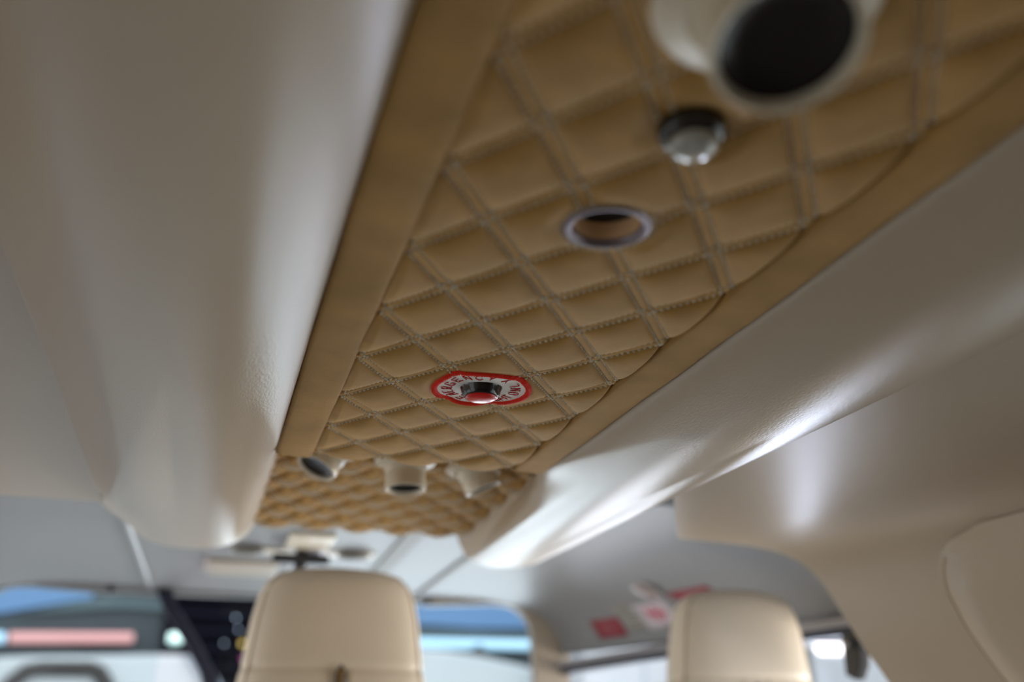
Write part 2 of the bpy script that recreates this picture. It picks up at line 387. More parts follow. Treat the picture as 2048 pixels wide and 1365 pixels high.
def beam(label, mirror):
    n = 90; A = interp_profile(sec_near, n); B = interp_profile(sec_far, n)
    ysn = np.concatenate([np.linspace(-0.35, 0.90, 120), np.linspace(0.90, 1.60, 150)[1:]])
    Xg = np.zeros((len(ysn)+4, n)); Yg = Xg.copy(); Zg = Xg.copy()
    s = np.linspace(0, 1, n)
    ys0 = np.interp(s, [0, .15, .33, .55, .85, 1], [.955, .955, .72, .66, 1.20, 1.25])
    ye = np.interp(s, [0, .12, .30, 1], [1.10, 1.12, 1.60, 1.60])
    def ramp(y):
        u = np.clip((y-ys0)/(ye-ys0), 0, 1); return 0.55*u*u*(3-2*u)+0.45*u
    for i, y in enumerate(ysn):
        t = ramp(y)[:, None]
        # the lip swings outwards and up once past the end of the quilted panel
        P = A*(1-t)+B*t
        w = 0.0009*np.sin(26*y+9*s)*np.exp(-((s-.13)/.1)**2)*np.clip((y-.75)/.2, 0, 1)
        w = w+0.0016*np.sin(34*y+14*s)*np.exp(-((s-.16)/.1)**2)*np.exp(-((y-1.06)/.13)**2)
        w = w+0.0010*np.sin(21*y-20*s)*np.exp(-((s-.85)/.12)**2)*np.clip((y-.8)/.3, 0, 1)
        w = w+0.0005*np.sin(8*y+5*s)
        Xg[i] = P[:, 0]; Yg[i] = y; Zg[i] = P[:, 1]-w+H
    # closed, rounded front end
    c = B.mean(0)+np.array([0, .03])
    for k, (sh, dy) in enumerate(((0.985, .006), (0.95, .011), (0.86, .013), (0.2, .014))):
        P = c+(B-c)*sh; Xg[len(ysn)+k] = P[:, 0]; Yg[len(ysn)+k] = 1.60+dy; Zg[len(ysn)+k] = P[:, 1]+H
    if mirror:
        Xg = 0.370-Xg
        tt = np.stack([ramp(y) for y in list(ysn)+[1.6]*4])
        Xg = Xg+tt*(0.090-0.030*np.clip(s/.45, 0, 1)[None, :]); Zg = Zg-0.006*tt*np.clip(s/.45, 0, 1)[None, :]
    o = grid('padded_beam', Xg, Yg, Zg, CREAM)
    if mirror: o.data.flip_normals()
    return tag(o, label, 'ceiling beam')
beam('smooth cream padded ceiling beam left of the quilted panel, widest surface at left', False)
beam('smooth cream padded ceiling beam right of the quilted panel with bright ridge', True)

# ------------------------------------------------------------------ cabin lining (structure)
prof_r = [(.50, .269), (.58, .268), (.66, .266), (.72, .264), (.78, .261), (.83, .253), (.87, .237), (.90, .208), (.925, .170), (.955, .123), (1.0, .06), (1.04, -.02), (1.06, -.10)]
def lining(name, P, y0, y1, m, n=80, ny=40, mirror=False, kind=True, flare=None):
    A = interp_profile(P, n); ysn = np.linspace(y0, y1, ny)
    Xg = np.tile(A[:, 0], (ny, 1)); Zg = np.tile(A[:, 1]+H, (ny, 1)); Yg = np.tile(ysn[:, None], (1, n))
    if flare is not None: Xg, Yg, Zg = flare(Xg, Yg, Zg)
    if mirror: Xg = 0.37-Xg
    o = grid(name, Xg, Yg, Zg, m)
    if mirror: o.data.flip_normals()
    md = o.modifiers.new('thick', 'SOLIDIFY'); md.thickness = 0.003; md.offset = -1.0
    es = o.modifiers.new('split', 'EDGE_SPLIT'); es.split_angle = math.radians(35)
    if kind: struct(o)
    return o
def notch(Xg, Yg, Zg):
    lim = np.clip(1.365-(0.67-Xg)*2.0, 0.9, 1.345); k = np.clip((Yg-0.5)/0.845, 0, 1)
    return Xg, np.where(Yg > 0.5, 0.5+k*(lim-0.5), Yg), Zg
lining('ceiling', prof_r, -0.9, 1.345, CREAMC, flare=notch)
prof_l = [(.505, .2655), (.58, .266), (.66, .266), (.80, .262), (.86, .250), (.91, .215), (.955, .123), (1.0, .06), (1.06, -.10)]
lining('ceiling', prof_l, -0.9, 1.33, CREAMC, mirror=True)


# padded door surround on the right wall
PR = np.array(prof_r)
def wall_at(s_):
    i = int(min(max(math.floor(s_), 0), len(PR)-2)); t = s_-i; a, b = PR[i], PR[i+1]
    p = a*(1-t)+b*t; i0 = max(i-1, 0); 
    ta = (PR[min(i+1, len(PR)-1)]-PR[i0]); tb = (PR[min(i+2, len(PR)-1)]-PR[i]); e = ta*(1-t)+tb*t
    nrm = np.array([e[1], -e[0]]); nrm = nrm/np.linalg.norm(nrm)          # points into the cabin
    return p, nrm
def door_pad():
    ys_k = [6.20, 6.31, 6.43, 6.77, 7.30, 7.90, 8.70, 9.36, 9.99, 12.0]; yv = [.985, 1.01, 1.037, 1.069, 1.093, 1.108, 1.116, 1.117, 1.115, 1.10]
    S = np.concatenate([np.linspace(6.12, 7.2, 30), np.linspace(7.2, 12.0, 60)[1:]]); nv = 70
    Xg = np.zeros((len(S), nv)); Yg = Xg.copy(); Zg = Xg.copy()
    for i, s_ in enumerate(S):
        ym = np.interp(s_, ys_k, yv); p, nr = wall_at(s_)
        tt = np.linspace(0, 1, nv)**1.8
        y = ym-tt*0.75
        top = 6.12+0.14*np.clip((ym-y)/0.12, 0, 1)*0
        dy = np.clip((ym-y)/0.075, 0, 1); ds = np.clip((s_-6.12)/1.6, 0, 1)
        h = 0.0015+0.022*(1-(1-dy)**2)*(1-(1-ds)**2)
        h = h-0.0012*np.exp(-(((ym-y)-0.012)/0.0022)**2)*(ds > .2)
        Xg[i] = p[0]+nr[0]*h; Zg[i] = p[1]+nr[1]*h+H; Yg[i] = y
    o = grid('door_pad', Xg, Yg, Zg, CREAM)
    o.data.flip_normals()
    for off in (0.010, 0.016):
        pts = []
        for s_ in np.linspace(6.9, 11.8, 60):
            ym = np.interp(s_, ys_k, yv)-off; p, nr = wall_at(s_)
            dy = off/0.075; h = 0.0015+0.022*(1-(1-dy)**2)*(1-(1-min(1, (s_-6.12)/1.6))**2)
            pts.append((p[0]+nr[0]*h, ym, p[1]+nr[1]*h+H))
        MB().tube(pts, 0.0007, 6).build('seam', SEAM, o)
    return tag(o, 'cream padded trim panel with rounded stitched corner on the right cabin wall', 'trim panel')
door_pad()

# side walls below the lining with cabin windows, floor, rear bulkhead
def walls():
    for side, nm in ((1, 'wall_right'), (-1, 'wall_left')):
        X = 0.185+side*0.885
        mb = MB()
        for (y0, y1, z0, z1) in ((-0.9, 1.34, 0.0, 0.44), (-0.9, 0.16, 0.44, 1.02), (1.16, 1.34, 0.44, 1.02), (0.62, 0.70, 0.44, 1.02)):
            mb.box((X, (y0+y1)/2, (z0+z1)/2), (0.03, y1-y0, z1-z0))
        struct(mb.build(nm, WALLM, smooth=False))
        for k, (y0, y1) in enumerate(((0.16, 0.62), (0.70, 1.16))):
            g = MB().box((X, (y0+y1)/2, 0.73), (0.004, y1-y0, 0.58)).build('window_%d' % (k+(3 if side > 0 else 5)), GLASS, smooth=False); struct(g)
    struct(MB().box((0.185, 0.95, -0.02), (2.1, 3.9, 0.04)).build('floor', CARPET, smooth=False))
    struct(MB().box((0.185, -0.92, 0.70), (1.90, 0.03, 1.4)).build('wall_rear', WALLM, smooth=False))
    struct(MB().box((0.185, 0.3, 1.46), (1.5, 2.4, 0.02)).build('ceiling_deck', BLACKM, smooth=False))
walls()

# ------------------------------------------------------------------ hardware on the ceiling
def air_vent(label, loc, d, group, s=1.0, flange=0.0375, drop=0.012, core_tilt=None, L=0.030, orr=0.0212):
    t = thing('air_vent', label, 'air vent', loc, group)
    # flange lies against the panel
    mb = MB().lathe([(0.022*s, 0.0), (flange*s, 0.0), (flange*s*1.0, -0.0025), (flange*s*.97, -0.0048), (flange*s*.90, -0.0062), (0.0285*s, -0.0068), (0.0262*s, -0.0085), (0.024*s, -0.006)], 64)
    mb.build('flange', PLAST, t)
    M = axisM((0, 0, 0.004), d)
    # ball socket and spout
    k = L/0.030
    sp = MB().lathe([(0.0245*s, 0.0), (0.0262*s, 0.006*k), (0.0258*s, 0.014*k), (0.0242*s, 0.0185*k), (0.0236*s, 0.0195*k), (0.0240*s, 0.0205*k), (0.0246*s, 0.030*k), (0.0250*s, 0.0355*k), (0.0245*s, 0.0375*k),
                     ((orr+.0015)*s, 0.0380*k), (orr*s, 0.0372*k), ((orr-.0005)*s, 0.034*k), ((orr-.001)*s, 0.020*k)], 64, M)
    sp.build('spout', PLAST, t)
    co = MB().lathe([((orr-.0009)*s, 0.0335*k), ((orr-.0011)*s, 0.0320*k), ((orr-.002)*s, 0.0312*k), (0.010*s, 0.0306*k), (0.0, 0.0305*k)], 48, M)
    c = co.build('shutter', PLASTIN, t)
    return t
G = None
air_vent('cream air vent beside the black reading light, blurred and nearest to the viewer', (VENTP[0]*U, VENTP[1]*U, ZP-0.0005), (-0.05, -0.34, -0.94), G, s=1.10, L=0.031, flange=0.038, orr=0.0225)
air_vent('left cream air vent of the row of three, black opening turned to the left', (0.119, 1.135, Z2-0.0010), (-0.44, -0.20, -0.88), 'row of three cream air vents', s=.97, L=.025)
air_vent('middle cream air vent of the row of three, spout pointing straight down', (0.212, 1.150, Z2-0.0010), (0.02, -0.09, -0.995), 'row of three cream air vents', s=.98, L=0.033)
air_vent('right cream air vent of the row of three, spout tilted away to the right', (0.300, 1.165, Z2-0.0010), (0.40, -0.04, -0.91), 'row of three cream air vents', s=.93, L=.026)

# reading light: black swivel base with a clear dome
t = thing('reading_light', 'round black reading light with clear domed lens beside the large air vent', 'reading light', (LIGHTP[0]*U, LIGHTP[1]*U, ZP))
MB().lathe([(0.010, 0.0), (0.0150, 0.0), (0.0154, -0.003), (0.0150, -0.0055), (0.0135, -0.0073), (0.0112, -0.0082), (0.0100, -0.0082), (0.0, -0.007)], 64).build('base', BLACK, t)
MB().lathe([(0.0112, -0.0075), (0.0114, -0.0090), (0.0108, -0.0110), (0.0090, -0.0128), (0.0060, -0.0140), (0.003, -0.0145), (0.0, -0.0146)], 48, Matrix.Translation((0.0008, 0.001, 0))).build('lens', DOME, t)

# recessed ring (empty socket) with a stitched edge
t = thing('socket_ring', 'metallic ring around an open round socket in the quilted panel', 'ring', (RINGP[0]*U, RINGP[1]*U, ZP))
MB().lathe([(0.0176, 0.0), (0.0178, -0.0008), (0.0184, -0.0024), (0.0196, -0.0036), (0.0214, -0.0040), (0.0232, -0.0033), (0.0242, -0.0018), (0.0243, 0.0)], 72).build('ring', RING, t)
MB().lathe([(0.0177, -0.0006), (0.0174, 0.004), (0.0172, 0.0095)], 64).build('cup', TANCUP, t)
MB().lathe([(0.0172, 0.0095), (0.012, 0.0100), (0.0, 0.0101)], 48).build('grille', BLACKM, t)
mb = MB()
for k in range(44):
    a = 2*math.pi*k/44; r1 = 0.0240+random.uniform(-.0003, .0003); r2 = 0.0264+random.uniform(-.0006, .0008); a2 = a+0.06
    mb.tube([(r1*math.cos(a), r1*math.sin(a), -0.0020), ((r1+r2)/2*math.cos((a+a2)/2), (r1+r2)/2*math.sin((a+a2)/2), -0.0036), (r2*math.cos(a2), r2*math.sin(a2), -0.0018)], 0.0006, 6)
mb.build('edge_stitching', mat('light_thread', (0.6480, 0.5400, 0.3600), 0.5), t)

# ---- emergency patch
PX, PY, PRD = PATCH
def pz(x, y, off): return ZP-(main_h(np.array(x, float), np.array(y, float))+off)*U
t = thing('fabric_patch', 'round white cloth patch with red embroidered edge and lettering', 'patch', (PX*U, PY*U, ZP))
def rad_out(a):   # slightly uneven cut
    return PRD*(1+0.012*np.sin(2*a+.6)+0.010*np.sin(3*a+2))
na, nr = 160, 26
A_, R_ = np.meshgrid(np.linspace(0, 2*math.pi, na), np.linspace(0.0, 0.90, nr))
rr = rad_out(A_)*R_; Xp = PX+rr*np.cos(A_); Yp = PY+rr*np.sin(A_)
rel(grid('patch_cloth', Xp*U, Yp*U, pz(Xp, Yp, 0.022), WHITE_CL), t).data.flip_normals()
# merrowed border: radial ribs of thread
na = 720; prof = [(0.880, 0.018), (0.888, 0.036), (0.905, 0.050), (0.935, 0.056), (0.965, 0.050), (0.992, 0.032), (1.002, 0.0), (0.998, -0.03)]
A1 = np.linspace(0, 2*math.pi, na)
Xg = np.zeros((len(prof), na)); Yg = Xg.copy(); Zg = Xg.copy()
rib = 0.5+0.5*np.sin(A1*120); edge = 0.010*rng.uniform(-1, 1, na)
edge = np.convolve(edge, np.ones(3)/3, 'same'); edge[-1] = edge[0]
for j, (rj, hj) in enumerate(prof):
    r1 = rad_out(A1)*(rj+(edge if j in (0, 6, 7) else 0.5*edge))
    x = PX+r1*np.cos(A1+0.02*j); y = PY+r1*np.sin(A1+0.02*j); Xg[j] = x*U; Yg[j] = y*U
    Zg[j] = pz(x, y, hj+0.012*rib*(0 < j < 7))
rel(grid('embroidered_border', Xg, Yg, Zg, REDTH), t).data.flip_normals()
# lettering: strokes in a 1 x 1.5 box, x right, y up
GL = {'E': [[(.9, 0), (0, 0), (0, 1.5), (.9, 1.5)], [(0, .78), (.7, .78)]], 'M': [[(0, 0), (0.05, 1.5), (.5, .6), (.95, 1.5), (1, 0)]],
      'R': [[(0, 0), (0, 1.5), (.65, 1.5), (.9, 1.3), (.9, 1.0), (.65, .8), (0, .8)], [(.45, .8), (.95, 0)]],
      'G': [[(.95, 1.2), (.7, 1.5), (.3, 1.5), (0, 1.15), (0, .35), (.3, 0), (.7, 0), (.95, .3), (.95, .7), (.55, .7)]],
      'N': [[(0, 0), (0, 1.5), (.9, 0), (.9, 1.5)]], 'C': [[(.95, 1.2), (.7, 1.5), (.3, 1.5), (0, 1.15), (0, .35), (.3, 0), (.7, 0), (.95, .3)]],
      'Y': [[(0, 1.5), (.48, .75), (.95, 1.5)], [(.48, .75), (.48, 0)]], 'L': [[(0, 1.5), (0, 0), (.85, 0)]], 'I': [[(.3, 0), (.3, 1.5)]],
      'H': [[(0, 0), (0, 1.5)], [(.9, 0), (.9, 1.5)], [(0, .78), (.9, .78)]], 'T': [[(.5, 0), (.5, 1.5)], [(0, 1.5), (1, 1.5)]],
      'O': [[(.3, 0), (0, .35), (0, 1.15), (.3, 1.5), (.65, 1.5), (.95, 1.15), (.95, .35), (.65, 0), (.3, 0)]]}
def letters(word, ang0, ang1, top_out, r_mid=0.590, size=0.118):
    """angles in image sense seen from below: 0 = right, 90 = up (towards the viewer, -Y)"""
    out = MB(); n = len(word)
    for i, ch in enumerate(word):
        if ch == ' ': continue
        an = math.radians(ang0+(ang1-ang0)*i/(n-1))
        rx, ry = math.cos(an), math.sin(an)                  # radial, image frame
        up = (rx, ry) if top_out else (-rx, -ry); rt = (up[1], -up[0])
        for st in GL[ch]:
            pts = []
            for (a, b), (c, d) in zip(st[:-1], st[1:]):
                m_ = max(2, int(math.hypot(c-a, d-b)/0.2)+1)
                pts += [(a+(c-a)*q/m_, b+(d-b)*q/m_) for q in range(m_)]
            pts.append(st[-1]); P3 = []
            for a, b in pts:
                u1 = (a-.48)*size; v1 = (b-.75)*size
                ix = rx*r_mid+rt[0]*u1+up[0]*v1; iy = ry*r_mid+rt[1]*u1+up[1]*v1
                x = PX+ix; y = PY-iy
                P3.append((x*U, y*U, float(pz(x, y, 0.030+0.006*random.random()))))
            rads = [0.0078*U*random.uniform(.7, 1.35) for _ in P3]
            out.tube(P3, rads, 6)
    return out
mb = letters('EMERGENCY', 247, 88, True)
for m2 in (letters('LIGHT', 288, 336, False), letters('ONLY', 357, 417, False)):
    n0 = len(mb.v); mb.v += m2.v; mb.f += [[i+n0 for i in f] for f in m2.f]
rel(mb.build('lettering', REDLT), t)

# ---- emergency light in the middle of the patch
t = thing('emergency_light', 'black tapered button with glossy red dome in the centre of the white patch', 'emergency light', (PX*U, PY*U, ZP-0.0012))
MB().lathe([(0.0085, 0.0009), (0.0168, 0.0009), (0.0170, -0.0003), (0.0165, -0.0009), (0.0158, -0.0021), (0.0148, -0.0050), (0.0135, -0.0076), (0.0129, -0.0082), (0.0124, -0.0083), (0.0120, -0.0079), (0.010, -0.0077)], 72).build('housing', BLACK, t)
MB().lathe([(0.0121, -0.0078), (0.0121, -0.0086), (0.0115, -0.0093), (0.0100, -0.0101), (0.0074, -0.0109), (0.0036, -0.0114), (0.0, -0.0115)], 64).build('lens', RED, t)

# ------------------------------------------------------------------ cockpit shell
def shell():
    # profile of the right half: flat roof, round shoulder, door head; narrows to the front
    base = np.array([(0.0, .362), (.25, .362), (.50, .361), (.70, .358), (.82, .350), (.92, .332), (.99, .305), (1.035, .270), (1.062, .235), (1.070, .205)])
    A = interp_profile(base, 70)
    for mirror in (False, True):
        ysn = np.linspace(1.30, 2.86, 60); Xg = np.zeros((60, 70)); Yg = Xg.copy(); Zg = Xg.copy()
        for i, y in enumerate(ysn):
            k = np.clip((y-1.8)/1.05, 0, 1); wsc = 1-0.235*k
            Xg[i] = 0.185+A[:, 0]*wsc; Yg[i] = y; Zg[i] = H+A[:, 1]-0.022*k*(1-A[:, 0]*.9)+(-0.012+0.006*k)*(A[:, 0] > 5)
        if mirror: Xg = 0.37-Xg
        o = grid('ceiling_cockpit', Xg, Yg, Zg, CEIL); struct(o)
        if mirror: o.data.flip_normals()
        md = o.modifiers.new('thick', 'SOLIDIFY'); md.thickness = 0.02; md.offset = -1
shell()
# bulkhead ring that closes the gap between cabin lining and cockpit shell (out of sight above)
struct(MB().box((0.185, 1.30, H+0.385), (2.1, 0.02, 0.06)).build('wall_bulkhead', BLACKM, smooth=False))
# ceiling ribs along the cockpit roof
def rib(name, x0, x1, y0, y1, z, w, m=CEILR):
    mb = MB(); n = 12; V = []
    for i in range(n+1):
        t_ = i/n; x = x0+(x1-x0)*t_; y = y0+(y1-y0)*t_
        k = min(1, max(0, (y-1.8)/1.05)); zz = H+z-0.022*k*(1-abs(x-.185)*.9)
        V += [(x-w/2, y, zz), (x-w/2+.003, y, zz-.005), (x+w/2-.003, y, zz-.005), (x+w/2, y, zz)]
    F2 = []
    for i in range(n):
        for k in range(3): F2.append((i*4+k, i*4+k+1, (i+1)*4+k+1, (i+1)*4+k))
    mb.add(V, F2); return struct(mb.build(name, m))
rib('trim_1', 0.375, 0.398, 1.66, 2.80, .362, 0.042)
rib('trim_2', 0.536, 0.560, 1.66, 2.80, .361, 0.020)
rib('trim_3', -0.165, -0.140, 1.40, 2.80, .361, 0.012, mat('pale_bead', (0.3150, 0.3307, 0.3465), 0.35))
# overhead console in cream with a lamp
t = thing('overhead_console', 'cream overhead console with a lamp in the cockpit ceiling beyond the quilting', 'console', (0.190, 2.06, H+0.358))
MB().box((0.0, 0.0, -0.004), (0.090, 0.17, 0.010)).build('housing', PLAST, t, bevel=0.004)
MB().box((0.0, 0.115, -0.004), (0.30, 0.055, 0.009)).build('cross_panel', PLAST, t, bevel=0.004)
MB().lathe([(0.0, -0.020), (0.016, -0.018), (0.024, -0.012), (0.027, -0.004), (0.027, 0.0)], 32, Matrix.Translation((0.018, 0.095, -0.006))).build('lamp', mat('lamp_lens_blue', (0.45, 0.52, 0.72), 0.15, coat=1), t)
for x in (-0.115, 0.105):
    MB().lathe([(0.0, -0.012), (0.018, -0.010), (0.026, -0.004), (0.027, 0.0)], 24, Matrix.Translation((x, 0.10, -0.007)) @ Matrix.Scale(1.3, 4, (1, 0, 0))).build('speaker', mat('console_grey', (0.16, 0.15, 0.13), .5), t)
# magnetic compass / mirror on a stalk : black T
t = thing('mirror', 'small black mirror bar on a short stalk, seen over the nearer headrest', 'mirror', (0.182, 2.13, H+0.331))
MB().box((0, 0, 0), (0.116, 0.030, 0.018)).build('bar', BLACKM, t, bevel=0.004)
MB().lathe([(0.012, 0.032), (0.012, -0.010), (0.012, -0.020), (0.009, -0.028), (0, -0.029)], 16).build('stalk', BLACKM, t)
# cream vizor strip and little white hook at the end of the left beam
tag(MB().box((0.075, 2.42, H+0.350), (0.155, 0.20, 0.012)).build('sun_visor', POST, bevel=0.005), 'cream folded sun visor on the cockpit ceiling left of the nearer headrest', 'sun visor')
tag(MB().box((-0.010, 2.30, H+0.338), (0.014, 0.02, 0.030)).build('hook', PLWH, bevel=0.004), 'small white hook on the cockpit ceiling below the left beam end', 'hook')

# door heads (grey sill with dark seal) along both sides
def door_head(mir, name):
    mb = MB(); sl = MB()
    pts = [(1.255, 1.36, .203), (1.255, 1.80, .203), (1.200, 2.10, .198), (1.095, 2.50, .186), (1.005, 2.86, .170)]
    def sw(mb, off, w, h):
        V = []
        for x, y, z in pts:
            xx = 0.37-x if mir else x
            for dx, dz in ((-w/2, 0), (w/2, 0), (w/2, -h), (-w/2, -h)): V.append((xx+dx+(off[0] if not mir else -off[0]), y, H+z+dz+off[1]))
        Fq = []
        for i in range(len(pts)-1):
            for k in range(4): Fq.append((i*4+k, i*4+(k+1) % 4, (i+1)*4+(k+1) % 4, (i+1)*4+k))
        mb.add(V, Fq+[(0, 1, 2, 3), (16, 17, 18, 19)])
    sw(mb, (-0.012, 0.012), 0.035, 0.016); sw(sl, (0.005, -0.004), 0.030, 0.016)
    struct(mb.build(name, SILL)); struct(sl.build(name.replace('trim', 'trim_seal'), SEAL))
door_head(False, 'trim_4'); door_head(True, 'trim_5')
# windscreen posts
def post(name, pts, w, d, m):
    mb = MB(); V = []
    for x, y, z in pts:
        for dx, dy in ((-w/2, -d/2), (w/2, -d/2), (w/2, d/2), (-w/2, d/2)): V.append((x+dx, y+dy, H+z))
    n = len(pts); Fq = []
    for i in range(n-1):
        for k in range(4): Fq.append((i*4+k, i*4+(k+1) % 4, (i+1)*4+(k+1) % 4, (i+1)*4+k))
    mb.add(V, Fq+[(0, 1, 2, 3), tuple((n-1)*4+k for k in range(4))]); return struct(mb.build(name, m, bevel=0.006))
# windscreen head with rounded window corners: built as outline with openings
def screen_frame():
    y0, y1 = 2.84, 2.88
    def rrect_corner(cx, cz, r, a0, a1, n=8): return [(cx+r*math.cos(math.radians(a0+(a1-a0)*i/n)), cz+r*math.sin(math.radians(a0+(a1-a0)*i/n))) for i in range(n+1)]
    # right corner piece
    poly = [(0.60, H+.37), (0.60, H+.330), (0.80, H+.341)]+rrect_corner(0.825, H+.245, 0.095, 90, 0)+[(0.925, H+.16), (0.94, H-.55), (1.02, H-.55), (1.03, H+.175), (1.03, H+.25), (0.98, H+.36)]
    poly = [p for p in poly]
    struct(MB().prism(poly, 'y', y0, y1).build('wall_front_right', POST))
    polyl = [(0.37-x, z) for x, z in poly]
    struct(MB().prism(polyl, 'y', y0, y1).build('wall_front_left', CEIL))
    struct(MB().box((0.185, 2.86, H+.352), (0.86, 0.04, 0.036)).build('wall_front_head', CEIL))
    struct(MB().box((0.185, 2.86, 0.10), (1.66, 0.04, 0.24)).build('wall_front_sill', BLACKM))
screen_frame()
post('trim_6', [(-.105, 2.84, .345), (-.085, 2.83, .30), (-.020, 2.80, .21), (.030, 2.78, .13), (.10, 2.75, -.10)], .040, .03, SEAL)
struct(MB().box((-.32, 2.862, .835), (.44, .004, 1.21)).build('window_1', GLASS, smooth=False))
struct(MB().box((.50, 2.862, .835), (.90, .004, 1.21)).build('window_2', GLASS, smooth=False))
# lower cockpit doors
for side, nm in ((1, 'door_1'), (-1, 'door_2')):
    X = 0.185+side*1.05
    d = MB().prism([(1.36, 0.0), (2.86, 0.0), (2.86, 0.30), (1.36, 0.42)], 'x', X-0.02, X+0.02).build(nm, WALLM, smooth=False); struct(d)


# placards on the right shoulder of the cockpit ceiling
def shell_pt(x, y):
    base = [(0.0, .362), (.25, .362), (.50, .361), (.70, .358), (.82, .350), (.92, .332), (.99, .305), (1.035, .270), (1.062, .235), (1.070, .205)]
    k = min(1, max(0, (y-1.8)/1.05)); wsc = 1-0.235*k; a = (x-.185)/wsc
    xs_ = [b[0] for b in base]; zs_ = [b[1] for b in base]
    z = np.interp(a, xs_, zs_); return H+z-0.022*k*(1-a*.9)
def placard(name, label, cat, x0, x1, y0, y1, m, lift=0.002, parent=None):
    n = 8; Xg, Yg = np.meshgrid(np.linspace(x0, x1, n), np.linspace(y0, y1, n)); Zg = np.vectorize(shell_pt)(Xg, Yg)-lift
    o = grid(name, Xg, Yg, Zg, m, parent); md = o.modifiers.new('t', 'SOLIDIFY'); md.thickness = 0.001
    if label: tag(o, label, cat)
    return o
_SB = interp_profile(np.array([(.50, .361), (.70, .358), (.82, .350), (.92, .332), (.99, .305), (1.035, .270), (1.062, .235), (1.070, .205)]), 400)
def shell_a(a, y, lift):
    """point on the cockpit shoulder: a = x of the unscaled profile"""
    i = int(np.argmin(np.abs(_SB[:, 0]-a))); i = min(max(i, 1), 398)
    p = _SB[i]; e = _SB[i+1]-_SB[i-1]; n = np.array([e[1], -e[0]]); n = n/np.linalg.norm(n)
    k = min(1, max(0, (y-1.8)/1.05)); w = 1-0.235*k
    return (0.185+p[0]*w+n[0]*lift, y, H+p[1]-0.022*k*(1-p[0]*.9)+n[1]*lift)
def label_mesh(name, a0, a1, y0, y1, m, lift, parent=None):
    n = 7; V = []; Fq = []
    for L_ in (lift, 0.0003):
        for i in range(n):
            for j in range(n): V.append(shell_a(a0+(a1-a0)*i/(n-1), y0+(y1-y0)*j/(n-1), L_))
    for i in range(n-1):
        for j in range(n-1): Fq.append((i*n+j, i*n+j+1, (i+1)*n+j+1, (i+1)*n+j))
    B = [i*n for i in range(n)]+[(n-1)*n+j for j in range(1, n)]+[i*n+n-1 for i in range(n-2, -1, -1)]+[j for j in range(n-2, 0, -1)]
    for q in range(len(B)): a, b = B[q], B[(q+1) % len(B)]; Fq.append((a, b, b+n*n, a+n*n))
    return obj(name, V, Fq, m, parent)
o = label_mesh('placard', 1.022, 1.062, 2.515, 2.640, PLRED, 0.0022); tag(o, 'small red placard on the cockpit ceiling edge, nearest the right windscreen', 'placard')
o = label_mesh('placard', .974, 1.003, 2.10, 2.245, PLRED, 0.0022); tag(o, 'slanted red placard just left above the right headrest', 'placard')
o = label_mesh('placard', .998, 1.058, 2.290, 2.420, PLWH, 0.0022); tag(o, 'square white placard with red print between two red placards', 'placard')
for (a0, a1, y0, y1) in ((1.008, 1.040, 2.375, 2.385), (1.012, 1.045, 2.357, 2.365), (1.006, 1.046, 2.340, 2.348), (1.015, 1.040, 2.322, 2.332), (1.024, 1.030, 2.318, 2.385)):
    label_mesh('print', a0, a1, y0, y1, PLPK, 0.0032, o)
t = thing('placard', 'pale placard with lines of grey print beside the small red placard', 'placard', (0, 0, 0))
label_mesh('sheet', .985, 1.056, 2.425, 2.500, mat('placard_pale', (0.3520, 0.3360, 0.3120), 0.45), 0.0016, t)
for k in range(7):
    label_mesh('print', .990+k*.0095, .9935+k*.0095, 2.430+0.004*(k % 3), 2.495-0.006*((k*2) % 3), INK, 0.0026, t)
c0 = shell_a(.945, 2.28, 0.001)
t = thing('window_vent', 'clear round disc on the cockpit ceiling above the white placard', 'vent disc', c0)
MB().lathe([(0.044, 0.001), (0.045, 0.004), (0.040, 0.007), (0.036, 0.006), (0.0, 0.0075)], 40, axisM((0, 0, 0), (-.45, 0, -.9))).build('disc', mat('smoky_disc', (0.36, 0.34, 0.34), 0.12, coat=1), t)
MB().box((0, 0, .009), (0.006, 0.060, 0.006), axisM((0, 0, 0), (-.45, 0, -.9))).build('grip', mat('disc_grip', (0.36, 0.24, 0.24), 0.3), t)
# dark edge item below the white placard
tag(label_mesh('latch_plate', 1.052, 1.068, 2.255, 2.345, INK, 0.006), 'small dark latch plate below the white placard', 'latch')

